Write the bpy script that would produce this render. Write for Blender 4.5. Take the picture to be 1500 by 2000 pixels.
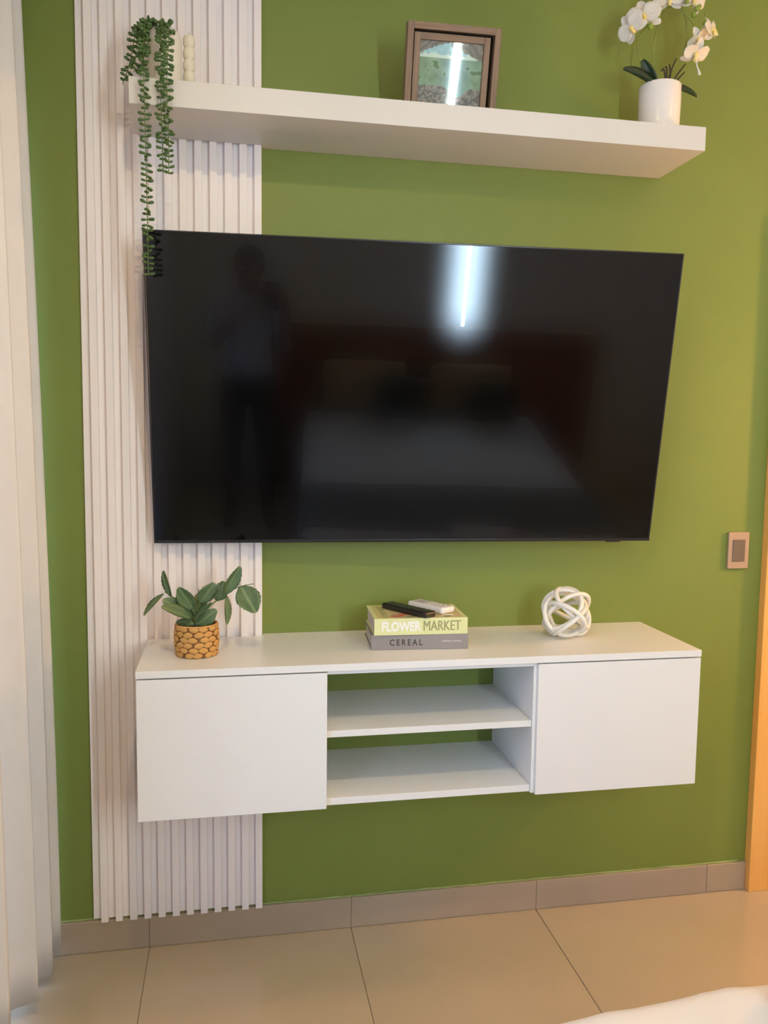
import bpy, bmesh, math, random
from mathutils import Matrix, Vector, noise

for o in list(bpy.data.objects):
    bpy.data.objects.remove(o)
SC = bpy.context.scene
COL = SC.collection
R = math.radians
random.seed(7)

# ------------------------------------------------------------------ camera
cam_d = bpy.data.cameras.new('camera')
cam = bpy.data.objects.new('camera', cam_d)
COL.objects.link(cam)
cam_d.sensor_fit = 'HORIZONTAL'
cam_d.sensor_width = 36.0
cam_d.lens = 1599.48 * 36.0 / 1500.0
cam_d.clip_start = 0.02
_rt = Vector((0.9832169, -0.18200459, 0.01260363))
_up = Vector((0.00454237, 0.09348356, 0.99561046))
_fw = Vector((0.18238391, 0.97884378, -0.09274135))
_m = Matrix((_rt, _up, -_fw)).transposed().to_4x4()
_m.translation = Vector((0.2455, -2.3792, 1.5107))
cam.matrix_world = _m
SC.camera = cam

# ------------------------------------------------------------------ world, exposure, light strengths
SC.view_settings.view_transform = 'Standard'
SC.view_settings.look = 'None'
SC.view_settings.gamma = 1.0
SC.view_settings.use_curve_mapping = False
SC.view_settings.exposure = 0.0
SC.cycles.use_denoising = True
SC.cycles.max_bounces = 8
SC.cycles.diffuse_bounces = 5
SC.cycles.glossy_bounces = 4
SC.cycles.sample_clamp_indirect = 6.0

world = bpy.data.worlds.new('daylight')
SC.world = world
world.use_nodes = True
_bg = world.node_tree.nodes['Background']
_bg.inputs['Color'].default_value = (0.50, 0.62, 1.0, 1)
_bg.inputs['Strength'].default_value = 5.2

LED_COLOR, LED_STRENGTH = (0.82, 0.98, 1.0), 312.0
SPOT_COLOR, SPOT_STRENGTH = (1.0, 0.72, 0.38), 120.0
SPOTL_COLOR, SPOTL_STRENGTH = (1.0, 0.73, 0.36), 1180.0
SCONCE_COLOR, SCONCE_STRENGTH = (1.0, 0.50, 0.14), 340.0

# ------------------------------------------------------------------ materials
def lin(c):
    return tuple(((v / 255.0) / 12.92 if v / 255.0 <= 0.04045 else ((v / 255.0 + 0.055) / 1.055) ** 2.4) for v in c)

MATS = {}
def mat(name, rgb, rough=0.5, var=0.06, scale=8.0, stretch=(1, 1, 1), bump=0.0, bump_scale=200.0, spec=0.5,
        rgb2=None, coat=0.0, coat_rough=0.05, metal=0.0, translucent=0.0, subsurface=0.0):
    """Principled material whose colour wanders with a noise texture; rgb is a linear albedo."""
    m = bpy.data.materials.new(name)
    m.use_nodes = True
    nt = m.node_tree
    b = nt.nodes['Principled BSDF']
    tc = nt.nodes.new('ShaderNodeTexCoord')
    mp = nt.nodes.new('ShaderNodeMapping')
    mp.inputs['Scale'].default_value = stretch
    nt.links.new(tc.outputs['Object'], mp.inputs['Vector'])
    nz = nt.nodes.new('ShaderNodeTexNoise')
    nz.inputs['Scale'].default_value = scale
    nz.inputs['Detail'].default_value = 5
    nt.links.new(mp.outputs['Vector'], nz.inputs['Vector'])
    rp = nt.nodes.new('ShaderNodeValToRGB')
    a = rgb
    c2 = rgb2 if rgb2 else tuple(min(1, v * (1 + var)) for v in rgb)
    if not rgb2:
        a = tuple(v * (1 - var) for v in rgb)
    rp.color_ramp.elements[0].position = 0.3
    rp.color_ramp.elements[1].position = 0.7
    rp.color_ramp.elements[0].color = (*a, 1)
    rp.color_ramp.elements[1].color = (*c2, 1)
    nt.links.new(nz.outputs['Fac'], rp.inputs['Fac'])
    nt.links.new(rp.outputs['Color'], b.inputs['Base Color'])
    b.inputs['Roughness'].default_value = rough
    b.inputs['Specular IOR Level'].default_value = spec
    b.inputs['Metallic'].default_value = metal
    b.inputs['Coat Weight'].default_value = coat
    b.inputs['Coat Roughness'].default_value = coat_rough
    if subsurface:
        b.inputs['Subsurface Weight'].default_value = subsurface
        b.inputs['Subsurface Radius'].default_value = (0.01, 0.008, 0.006)
    if bump:
        n2 = nt.nodes.new('ShaderNodeTexNoise')
        n2.inputs['Scale'].default_value = bump_scale
        n2.inputs['Detail'].default_value = 3
        nt.links.new(mp.outputs['Vector'], n2.inputs['Vector'])
        bp = nt.nodes.new('ShaderNodeBump')
        bp.inputs['Strength'].default_value = bump
        bp.inputs['Distance'].default_value = 0.002
        nt.links.new(n2.outputs['Fac'], bp.inputs['Height'])
        nt.links.new(bp.outputs['Normal'], b.inputs['Normal'])
    if translucent:
        tr = nt.nodes.new('ShaderNodeBsdfTranslucent')
        nt.links.new(rp.outputs['Color'], tr.inputs['Color'])
        mx = nt.nodes.new('ShaderNodeMixShader')
        mx.inputs['Fac'].default_value = translucent
        nt.links.new(b.outputs['BSDF'], mx.inputs[1])
        nt.links.new(tr.outputs['BSDF'], mx.inputs[2])
        nt.links.new(mx.outputs['Shader'], nt.nodes['Material Output'].inputs['Surface'])
    MATS[name] = m
    return m

def emit(name, rgb, strength):
    m = bpy.data.materials.new(name)
    m.use_nodes = True
    nt = m.node_tree
    nt.nodes.remove(nt.nodes['Principled BSDF'])
    e = nt.nodes.new('ShaderNodeEmission')
    e.inputs['Color'].default_value = (*rgb, 1)
    e.inputs['Strength'].default_value = strength
    nt.links.new(e.outputs['Emission'], nt.nodes['Material Output'].inputs['Surface'])
    return m

def screen_mat(name):
    """Black panel under an anti-glare layer: a soft bell-shaped reflection plus a faint sharp one."""
    m = bpy.data.materials.new(name)
    m.use_nodes = True
    nt = m.node_tree
    nt.nodes.remove(nt.nodes['Principled BSDF'])
    d = nt.nodes.new('ShaderNodeBsdfDiffuse')
    nz = nt.nodes.new('ShaderNodeTexNoise')
    nz.inputs['Scale'].default_value = 3.0
    rp = nt.nodes.new('ShaderNodeValToRGB')
    rp.color_ramp.elements[0].color = (0.0012, 0.0012, 0.0012, 1)
    rp.color_ramp.elements[1].color = (0.0020, 0.0018, 0.0018, 1)
    nt.links.new(nz.outputs['Fac'], rp.inputs['Fac'])
    nt.links.new(rp.outputs['Color'], d.inputs['Color'])
    last = d
    for col, rough in ((0.029, 0.132), (0.006, 0.012)):
        g = nt.nodes.new('ShaderNodeBsdfGlossy')
        g.distribution = 'BECKMANN'
        g.inputs['Color'].default_value = (col * 0.88, col, col * 1.22, 1)
        g.inputs['Roughness'].default_value = rough
        ad = nt.nodes.new('ShaderNodeAddShader')
        nt.links.new(last.outputs[0], ad.inputs[0])
        nt.links.new(g.outputs[0], ad.inputs[1])
        last = ad
    nt.links.new(last.outputs[0], nt.nodes['Material Output'].inputs['Surface'])
    return m

def clear_glass(name):
    m = bpy.data.materials.new(name)
    m.use_nodes = True
    nt = m.node_tree
    nt.nodes.remove(nt.nodes['Principled BSDF'])
    t = nt.nodes.new('ShaderNodeBsdfTransparent')
    t.inputs['Color'].default_value = (0.93, 0.97, 0.96, 1)
    g = nt.nodes.new('ShaderNodeBsdfGlossy')
    g.inputs['Roughness'].default_value = 0.035
    lw = nt.nodes.new('ShaderNodeLayerWeight')
    lw.inputs['Blend'].default_value = 0.5
    pw = nt.nodes.new('ShaderNodeMath'); pw.operation = 'POWER'
    pw.inputs[1].default_value = 5.0
    nt.links.new(lw.outputs['Facing'], pw.inputs[0])
    f = nt.nodes.new('ShaderNodeMath'); f.operation = 'MULTIPLY_ADD'
    f.inputs[1].default_value = 0.9
    f.inputs[2].default_value = 0.045
    nt.links.new(pw.outputs[0], f.inputs[0])
    mx = nt.nodes.new('ShaderNodeMixShader')
    nt.links.new(f.outputs[0], mx.inputs['Fac'])
    nt.links.new(t.outputs['BSDF'], mx.inputs[1])
    nt.links.new(g.outputs['BSDF'], mx.inputs[2])
    nt.links.new(mx.outputs['Shader'], nt.nodes['Material Output'].inputs['Surface'])
    return m

def leaf_mat(name, dark, light, rib, rough=0.45):
    m = mat(name, dark, rough, rgb2=light, scale=3.0)
    nt = m.node_tree
    b = nt.nodes['Principled BSDF']
    rp = [n for n in nt.nodes if n.type == 'VALTORGB'][0]
    tc = [n for n in nt.nodes if n.type == 'TEX_COORD'][0]
    sx = nt.nodes.new('ShaderNodeSeparateXYZ')
    nt.links.new(tc.outputs['Object'], sx.inputs['Vector'])
    ab = nt.nodes.new('ShaderNodeMath'); ab.operation = 'ABSOLUTE'
    nt.links.new(sx.outputs['X'], ab.inputs[0])
    mr = nt.nodes.new('ShaderNodeMapRange')
    mr.inputs['From Min'].default_value = 0.02
    mr.inputs['From Max'].default_value = 0.07
    mr.inputs['To Min'].default_value = 0.6
    mr.inputs['To Max'].default_value = 0.0
    nt.links.new(ab.outputs[0], mr.inputs['Value'])
    mx = nt.nodes.new('ShaderNodeMix'); mx.data_type = 'RGBA'
    nt.links.new(mr.outputs['Result'], mx.inputs['Factor'])
    nt.links.new(rp.outputs['Color'], mx.inputs['A'])
    mx.inputs['B'].default_value = (*rib, 1)
    nt.links.new(mx.outputs['Result'], b.inputs['Base Color'])
    return m

def vcol_mat(name, rough=0.4):
    m = bpy.data.materials.new(name)
    m.use_nodes = True
    nt = m.node_tree
    b = nt.nodes['Principled BSDF']
    a = nt.nodes.new('ShaderNodeVertexColor')
    a.layer_name = 'print'
    nt.links.new(a.outputs['Color'], b.inputs['Base Color'])
    b.inputs['Roughness'].default_value = rough
    return m

GREEN = mat('green_paint', (0.186, 0.243, 0.053), 0.45, var=0.03, scale=3, bump=0.12, bump_scale=260, spec=0.35)
OFFWHITE = mat('offwhite_paint', (0.72, 0.69, 0.63), 0.6, var=0.02, bump=0.1)
CEIL = mat('ceiling_paint', (0.8, 0.79, 0.76), 0.7, var=0.02)
SLAT = mat('slat_white', (0.89, 0.84, 0.85), 0.42, var=0.018, scale=14, stretch=(6, 6, 0.25), bump=0.03, bump_scale=60)
WHITE = mat('white_melamine', (0.775, 0.78, 0.77), 0.29, var=0.015, scale=4, bump=0.05, bump_scale=320)
WHITE_EDGE = mat('white_lacquer', (0.63, 0.62, 0.585), 0.45, var=0.02, scale=5, bump=0.03)
TILE = mat('beige_porcelain', (0.475, 0.39, 0.275), 0.16, var=0.05, scale=2.5, spec=0.5)
GROUT = mat('grout', (0.24, 0.18, 0.12), 0.9, var=0.1, scale=30)
SKIRT = mat('taupe_porcelain', (0.40, 0.325, 0.245), 0.28, var=0.05, scale=4)
ORANGE = mat('honey_wood', (0.80, 0.42, 0.105), 0.38, rgb2=(0.86, 0.47, 0.14), scale=5, stretch=(9, 9, 0.5))
WALNUT = mat('brown_oak', (0.175, 0.11, 0.068), 0.55, rgb2=(0.26, 0.172, 0.108), scale=60, stretch=(1, 1, 1), bump=0.15)
WALNUT_H = mat('brown_oak_across', (0.175, 0.11, 0.068), 0.55, rgb2=(0.26, 0.172, 0.108), scale=40, stretch=(0.2, 3, 3), bump=0.15, bump_scale=60)
WALNUT_V = mat('brown_oak_upright', (0.175, 0.11, 0.068), 0.55, rgb2=(0.26, 0.172, 0.108), scale=40, stretch=(3, 3, 0.2), bump=0.15, bump_scale=60)
BLACK = mat('black_plastic', (0.012, 0.012, 0.013), 0.35, var=0.1)
DARKGAP = mat('black_backing', (0.01, 0.009, 0.008), 0.8, var=0.1)
BEZEL = mat('dark_metal_bezel', (0.035, 0.035, 0.038), 0.3, var=0.05, metal=0.6)
SCREEN = screen_mat('tv_screen')
CERAMIC = mat('white_ceramic', (0.80, 0.765, 0.73), 0.12, var=0.02, spec=0.5)
CREAM = mat('cream_wax', (0.80, 0.74, 0.60), 0.5, var=0.03, subsurface=0.2)
PLANTER = mat('cream_ceramic', (0.80, 0.75, 0.66), 0.4, var=0.03)
PEARL = mat('dark_green_leaflet', (0.030, 0.075, 0.018), 0.42, rgb2=(0.080, 0.155, 0.038), scale=2)
STEMG = mat('green_stem', (0.10, 0.18, 0.04), 0.5, var=0.15, scale=30)
ORCH_STEM = mat('olive_stem', (0.22, 0.25, 0.05), 0.5, var=0.2, scale=30)
ROOT = mat('dark_root', (0.045, 0.04, 0.022), 0.7, var=0.3, scale=40)
BUSH = leaf_mat('grey_green_leaf', (0.070, 0.130, 0.054), (0.145, 0.215, 0.100), (0.24, 0.33, 0.15))
ORCH_LEAF = leaf_mat('dark_orchid_leaf', (0.016, 0.038, 0.016), (0.030, 0.060, 0.026), (0.035, 0.075, 0.03), 0.35)
PETAL = mat('white_petal', (0.82, 0.79, 0.70), 0.55, var=0.04, scale=6, translucent=0.18)
LIP = mat('yellow_lip', (0.85, 0.62, 0.12), 0.5, rgb2=(0.85, 0.74, 0.35), scale=60)
BUD = mat('green_bud', (0.17, 0.25, 0.03), 0.45, rgb2=(0.27, 0.36, 0.05), scale=60)
STRAW = mat('straw_weave', (0.56, 0.29, 0.075), 0.65, rgb2=(0.68, 0.39, 0.13), scale=70, bump=0.4, bump_scale=300)
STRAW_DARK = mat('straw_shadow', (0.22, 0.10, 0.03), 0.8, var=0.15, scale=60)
SOIL = mat('dark_moss', (0.03, 0.035, 0.018), 0.95, var=0.3, scale=80)
PAGES = mat('book_pages', (0.60, 0.54, 0.50), 0.8, var=0.1, scale=60, stretch=(0.2, 0.2, 14))
COVER_G = mat('pale_green_cover', (0.70, 0.72, 0.36), 0.45, var=0.03)
COVER_T = mat('olive_cover_band', (0.62, 0.56, 0.24), 0.45, var=0.04)
COVER_A = mat('sand_cover_field', (0.60, 0.49, 0.26), 0.45, var=0.05)
COVER_D = mat('grey_cover', (0.27, 0.25, 0.25), 0.55, var=0.03)
INK_W = mat('white_ink', (0.85, 0.84, 0.82), 0.5, var=0.01)
INK_O = mat('olive_ink', (0.32, 0.31, 0.15), 0.5, var=0.03)
INK_D = mat('charcoal_ink', (0.05, 0.046, 0.045), 0.5, var=0.05)
INK_R = mat('coral_ink', (0.62, 0.20, 0.13), 0.5, var=0.08, scale=40)
INK_G = mat('dark_green_ink', (0.12, 0.15, 0.05), 0.5, var=0.1)
REMOTE_W = mat('white_plastic', (0.80, 0.79, 0.80), 0.3, var=0.01)
KEY_G = mat('grey_rubber', (0.42, 0.42, 0.44), 0.6, var=0.05)
KEY_B = mat('dark_rubber', (0.03, 0.03, 0.032), 0.6, var=0.05)
ROPE = mat('white_glazed_rope', (0.80, 0.78, 0.72), 0.3, var=0.02, scale=30)
PLATE = mat('champagne_plate', (0.46, 0.33, 0.235), 0.35, var=0.02, metal=0.25)
ROCKER = mat('brown_rocker', (0.15, 0.115, 0.085), 0.35, var=0.03)
CLOTH = mat('curtain_linen', (0.80, 0.785, 0.775), 0.85, var=0.02, scale=30, stretch=(1, 1, 0.4), bump=0.15, bump_scale=500, translucent=0.15)
LINEN = mat('white_bed_linen', (0.62, 0.60, 0.575), 0.8, var=0.02, bump=0.1, bump_scale=300)
DARKCLOTH = mat('dark_green_cushion', (0.02, 0.03, 0.025), 0.9, var=0.2)
TANCLOTH = mat('tan_pillow', (0.48, 0.33, 0.18), 0.85, var=0.05)
REDWOOD = mat('red_brown_wood', (0.20, 0.065, 0.035), 0.45, rgb2=(0.27, 0.095, 0.05), scale=8, stretch=(1, 1, 8))
ALU = mat('white_aluminium', (0.7, 0.7, 0.7), 0.4, var=0.02)
CHROME = mat('brushed_steel', (0.5, 0.5, 0.5), 0.3, var=0.03, metal=0.9)
SKIN = mat('skin', (0.28, 0.15, 0.09), 0.5, var=0.05, scale=20)
HAIR = mat('dark_hair', (0.012, 0.010, 0.009), 0.6, var=0.2, scale=60)
SHIRT = mat('grey_shirt', (0.45, 0.44, 0.42), 0.85, var=0.04)
TROUSERS = mat('black_trousers', (0.012, 0.012, 0.014), 0.9, var=0.1)
GLASS = clear_glass('clear_pane')
PRINT = vcol_mat('photo_print', 0.5)

# ------------------------------------------------------------------ helpers
W = {}                                   # object name -> rest world matrix used while building

def kids_matrix(p):
    return W[p.name] if p is not None else Matrix.Identity(4)

def props(o, label=None, cat=None, group=None, kind=None):
    if label: o['label'] = label
    if cat: o['category'] = cat
    if group: o['group'] = group
    if kind: o['kind'] = kind
    return o

def thing(name, label, cat, loc=(0, 0, 0), M=None, group=None, kind=None):
    o = bpy.data.objects.new(name, None)
    o.empty_display_size = 0.05
    COL.objects.link(o)
    m = M if M is not None else Matrix.Translation(Vector(loc))
    o.matrix_basis = m
    W[o.name] = m.copy()
    return props(o, label, cat, group, kind)

def finish(name, me, m, parent=None, smooth=False):
    me.name = name
    if m is not None:
        me.materials.append(m)
    if smooth:
        for p in me.polygons:
            p.use_smooth = True
    o = bpy.data.objects.new(name, me)
    COL.objects.link(o)
    if parent is not None:
        o.parent = parent
        W[o.name] = W[parent.name].copy()
    return o

def add(name, bm, m, parent=None, local=False, smooth=False):
    """Link a bmesh given in world coordinates (or in the parent's own) as one object."""
    if parent is not None:
        if not local:
            bmesh.ops.transform(bm, matrix=W[parent.name].inverted(), verts=bm.verts)
        me = bpy.data.meshes.new(name)
        bm.to_mesh(me); bm.free()
        return finish(name, me, m, parent, smooth)
    xs = [v.co for v in bm.verts]
    lo = Vector((min(c.x for c in xs), min(c.y for c in xs), min(c.z for c in xs)))
    hi = Vector((max(c.x for c in xs), max(c.y for c in xs), max(c.z for c in xs)))
    base = Vector(((lo.x + hi.x) / 2, (lo.y + hi.y) / 2, lo.z))
    bmesh.ops.translate(bm, vec=-base, verts=bm.verts)
    me = bpy.data.meshes.new(name)
    bm.to_mesh(me); bm.free()
    o = finish(name, me, m, None, smooth)
    o.location = base
    W[o.name] = Matrix.Translation(base)
    return o

def inst(name, me, parent, M, local=False):
    """One more object on shared mesh data, placed by a world (or parent-local) matrix."""
    o = bpy.data.objects.new(name, me)
    COL.objects.link(o)
    o.parent = parent
    L = M if local else W[parent.name].inverted() @ M
    o.matrix_basis = L
    W[o.name] = W[parent.name] @ L
    return o

def bm_box(x0, x1, y0, y1, z0, z1, bev=0.0, seg=2, bm=None):
    b = bmesh.new()
    bmesh.ops.create_cube(b, size=1.0)
    for v in b.verts:
        v.co = Vector(((x0 + x1) / 2 + v.co.x * (x1 - x0), (y0 + y1) / 2 + v.co.y * (y1 - y0), (z0 + z1) / 2 + v.co.z * (z1 - z0)))
    if bev > 0:
        bmesh.ops.bevel(b, geom=b.edges[:], offset=bev, segments=seg, affect='EDGES', profile=0.5)
    if bm is None:
        return b
    return join(bm, b)

def join(bm, b):
    mp = {}
    for v in b.verts:
        mp[v] = bm.verts.new(v.co)
    for f in b.faces:
        try:
            nf = bm.faces.new([mp[v] for v in f.verts]); nf.smooth = f.smooth
        except ValueError:
            pass
    b.free()
    return bm

def box(name, x0, x1, y0, y1, z0, z1, m, parent=None, bev=0.0015, seg=2, local=False):
    return add(name, bm_box(x0, x1, y0, y1, z0, z1, bev, seg), m, parent, local)

def bm_prism(poly, z0, z1, bev=0.0):
    b = bmesh.new()
    lo = [b.verts.new((x, y, z0)) for x, y in poly]
    hi = [b.verts.new((x, y, z1)) for x, y in poly]
    n = len(poly)
    b.faces.new(lo[::-1]); b.faces.new(hi)
    for i in range(n):
        b.faces.new((lo[i], lo[(i + 1) % n], hi[(i + 1) % n], hi[i]))
    bmesh.ops.recalc_face_normals(b, faces=b.faces[:])
    if bev:
        bmesh.ops.bevel(b, geom=b.edges[:], offset=bev, segments=2, affect='EDGES', profile=0.5)
    return b

def bm_lathe(profile, seg=40, center=(0, 0), bm=None):
    b = bm or bmesh.new()
    rings = []
    for r, z in profile:
        if r < 1e-6:
            rings.append([b.verts.new((center[0], center[1], z))])
        else:
            rings.append([b.verts.new((center[0] + r * math.cos(2 * math.pi * k / seg), center[1] + r * math.sin(2 * math.pi * k / seg), z)) for k in range(seg)])
    for A, B in zip(rings, rings[1:]):
        for k in range(seg):
            k2 = (k + 1) % seg
            vs = [A[k % len(A)], A[k2 % len(A)], B[k2 % len(B)], B[k % len(B)]]
            u = []
            for v in vs:
                if v not in u:
                    u.append(v)
            if len(u) > 2:
                b.faces.new(u).smooth = True
    bmesh.ops.recalc_face_normals(b, faces=b.faces[:])
    return b

def catmull(pts, per=8, closed=False):
    P = [Vector(p) for p in pts]
    n = len(P)
    out = []
    rng = range(n) if closed else range(n - 1)
    for i in rng:
        p0 = P[(i - 1) % n] if (closed or i > 0) else P[0]
        p1, p2 = P[i], P[(i + 1) % n]
        p3 = P[(i + 2) % n] if (closed or i + 2 < n) else P[-1]
        for k in range(per):
            t = k / per
            out.append(0.5 * ((2 * p1) + (-p0 + p2) * t + (2 * p0 - 5 * p1 + 4 * p2 - p3) * t * t + (-p0 + 3 * p1 - 3 * p2 + p3) * t ** 3))
    if not closed:
        out.append(P[-1].copy())
    return out

def bm_tube(path, rad, seg=8, closed=False, bm=None):
    b = bm or bmesh.new()
    n = len(path)
    rings = []
    nrm = None
    for i, p in enumerate(path):
        a = path[i - 1] if (i > 0 or closed) else path[i]
        c = path[(i + 1) % n] if (i < n - 1 or closed) else path[i]
        t = (c - a).normalized()
        if nrm is None:
            nrm = t.orthogonal().normalized()
        nrm = (nrm - t * nrm.dot(t))
        nrm = nrm.normalized() if nrm.length > 1e-6 else t.orthogonal().normalized()
        bi = t.cross(nrm)
        r = rad(i / max(1, n - 1)) if callable(rad) else rad
        rings.append([b.verts.new(p + (nrm * math.cos(2 * math.pi * k / seg) + bi * math.sin(2 * math.pi * k / seg)) * r) for k in range(seg)])
    pairs = list(zip(rings, rings[1:]))
    if closed:
        best = min(range(seg), key=lambda s: sum((rings[-1][k].co - rings[0][(k + s) % seg].co).length for k in range(seg)))
        pairs.append((rings[-1], [rings[0][(k + best) % seg] for k in range(seg)]))
    for A, B in pairs:
        for k in range(seg):
            b.faces.new((A[k], A[(k + 1) % seg], B[(k + 1) % seg], B[k])).smooth = True
    if not closed:
        b.faces.new(rings[0][::-1]); b.faces.new(rings[-1])
    bmesh.ops.recalc_face_normals(b, faces=b.faces[:])
    return b

def blade_mesh(name, m, width, bend=0.1, cup=0.1, n=10, k=3, thick=0.012, wave=0.0):
    """Leaf or petal of unit length along +Y, thin but solid; width(s) gives its half width."""
    b = bmesh.new()
    lay = []
    for side in (1, -1):
        g = []
        for i in range(n + 1):
            s = i / n
            w = max(0.004, width(s))
            row = []
            for j in range(-k, k + 1):
                t = j / k
                z = bend * (s * s) * -1 + cup * (t * t) * w * 2 + wave * math.sin(s * 9 + t * 2) * abs(t) + side * thick / 2 * (1 - 0.7 * abs(t))
                row.append(b.verts.new((t * w, s, z)))
            g.append(row)
        lay.append(g)
    for si, g in enumerate(lay):
        for i in range(n):
            for j in range(2 * k):
                f = (g[i][j], g[i][j + 1], g[i + 1][j + 1], g[i + 1][j])
                b.faces.new(f if si == 0 else f[::-1]).smooth = True
    T, B = lay
    for i in range(n):
        b.faces.new((T[i][0], T[i + 1][0], B[i + 1][0], B[i][0]))
        b.faces.new((T[i + 1][-1], T[i][-1], B[i][-1], B[i + 1][-1]))
    for j in range(2 * k):
        b.faces.new((T[0][j + 1], T[0][j], B[0][j], B[0][j + 1]))
        b.faces.new((T[n][j], T[n][j + 1], B[n][j + 1], B[n][j]))
    bmesh.ops.recalc_face_normals(b, faces=b.faces[:])
    me = bpy.data.meshes.new(name)
    b.to_mesh(me); b.free()
    me.materials.append(m)
    return me

def aim(base, tip, width, normal, thick=None):
    """World matrix that lays a unit blade from base to tip, its face towards normal."""
    base, tip = Vector(base), Vector(tip)
    y = tip - base
    L = y.length
    y.normalize()
    nv = Vector(normal)
    nv = (nv - y * nv.dot(y)).normalized()
    x = y.cross(nv)
    t = thick if thick else (L + width) / 2
    M = Matrix((x * width, y * L, nv * t)).transposed().to_4x4()
    M.translation = base
    return M

def text_bm(s, width, height, depth=0.0004, bold=0.0, spacing=1.0):
    cu = bpy.data.curves.new('lettering', 'FONT')
    cu.body = s
    cu.extrude = 0.01
    cu.offset = bold
    cu.space_character = spacing
    cu.resolution_u = 3
    ob = bpy.data.objects.new('lettering', cu)
    COL.objects.link(ob)
    dg = bpy.context.evaluated_depsgraph_get()
    me = bpy.data.meshes.new_from_object(ob.evaluated_get(dg))
    bpy.data.objects.remove(ob)
    b = bmesh.new()
    b.from_mesh(me)
    bpy.data.meshes.remove(me)
    xs = [v.co.x for v in b.verts]; ys = [v.co.y for v in b.verts]
    x0, x1, y0, y1 = min(xs), max(xs), min(ys), max(ys)
    for v in b.verts:                    # x right, z up, facing -y, starting at the origin
        v.co = Vector(((v.co.x - x0) / (x1 - x0) * width, -v.co.z / 0.01 * depth / 2, (v.co.y - y0) / (y1 - y0) * height))
    return b

def struct(o, label=None):
    o['kind'] = 'structure'
    if label:
        o['label'] = label
    return o

# ------------------------------------------------------------------ the room shell
XL, XR, YB, ZC = -0.42, 3.0, -3.42, 2.85
struct(box('wall_back', XL - 0.1, XR + 0.1, 0.0, 0.12, -0.02, ZC, GREEN, bev=0), 'olive green painted wall behind the television')
struct(box('wall_front', XL - 0.1, XR + 0.1, YB - 0.12, YB, -0.02, ZC, OFFWHITE, bev=0), 'plain off-white wall behind the bed')
struct(box('wall_right', XR, XR + 0.12, YB, 0.0, -0.02, ZC, OFFWHITE, bev=0), 'plain off-white side wall by the door')
wl = bm_box(XL - 0.1, XL, YB, -2.35, -0.02, ZC)
bm_box(XL - 0.1, XL, -0.12, 0.0, -0.02, ZC, bm=wl)
bm_box(XL - 0.1, XL, -2.35, -0.12, 2.35, ZC, bm=wl)
struct(add('wall_left', wl, OFFWHITE), 'off-white window wall behind the curtain')
struct(box('ceiling', XL - 0.1, XR + 0.12, YB - 0.1, 0.12, ZC, ZC + 0.1, CEIL, bev=0), 'white painted ceiling')

floor = struct(box('floor', XL - 0.1, XR + 0.1, YB - 0.1, 0.1, -0.06, -0.0025, GROUT, bev=0), 'polished beige porcelain tile floor')
tb = bm_box(-0.2991, 0.2991, -0.2991, 0.2991, -0.008, 0.0, 0.0009, 1)
tile_me = bpy.data.meshes.new('floor_tile'); tb.to_mesh(tile_me); tb.free(); tile_me.materials.append(TILE)
for x0, x1 in ((XL, 0.0), (0.0, 0.6), (0.6, 1.2), (1.2, 2.4), (2.4, XR)):
    for j in range(0, 6):
        y1, y0 = -0.6 * j, max(YB, -0.6 * j - 0.6)
        if x1 - x0 < 0.05 or y1 - y0 < 0.05:
            continue
        M = Matrix.Translation(Vector(((x0 + x1) / 2, (y0 + y1) / 2, 0))) @ Matrix.Diagonal(((x1 - x0) / 0.6, (y1 - y0) / 0.6, 1, 1))
        inst('floor_tile', tile_me, floor, M)

bb = struct(box('baseboard_back', XL, 1.944, -0.008, 0.0, 0.0, 0.0955, mat('skirting_grout', (0.30, 0.24, 0.18), 0.9, var=0.1, scale=30), bev=0), 'taupe porcelain skirting below the green wall')
for a, b_ in ((XL, 0.0), (0.0, 0.6), (0.6, 1.2), (1.2, 1.8), (1.8, 1.943)):
    add('skirting_tile', bm_box(a + 0.0006, b_ - 0.0006, -0.0105, -0.0005, 0.0015, 0.0965, 0.0012, 1), SKIRT, bb)
bead = bmesh.new()
path = [Vector((x / 60.0, -0.0015, 0.0985 + 0.0018 * noise.noise(Vector((x * 0.37, 1.3, 0))))) for x in range(int(XL * 60), int(1.943 * 60))]
struct(add('trim_1', bm_tube(path, lambda t: 0.0032 + 0.0014 * noise.noise(Vector((t * 60, 4, 2))), 6), mat('paint_bead', (0.30, 0.37, 0.13), 0.6, var=0.2, scale=12)), 'ragged lighter paint edge above the skirting')

# sliding glass door behind the curtain
win = thing('window_1', 'white framed sliding glass door behind the curtain', None, (XL - 0.05, -1.23, 0), kind='structure')
fr = bm_box(XL - 0.09, XL - 0.02, -2.35, -2.29, 0, 2.35)
for a in ((-0.18, -0.12, 0, 2.35), (-1.27, -1.19, 0, 2.35), (-2.35, -0.12, 0, 0.035), (-2.35, -0.12, 2.29, 2.35)):
    bm_box(XL - 0.09, XL - 0.02, a[0], a[1], a[2], a[3], bm=fr)
add('window_frame', fr, ALU, win)
add('pane', bm_box(XL - 0.058, XL - 0.052, -2.29, -1.27, 0.035, 2.29), GLASS, win)
add('pane', bm_box(XL - 0.058, XL - 0.052, -1.19, -0.18, 0.035, 2.29), GLASS, win)

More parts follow.
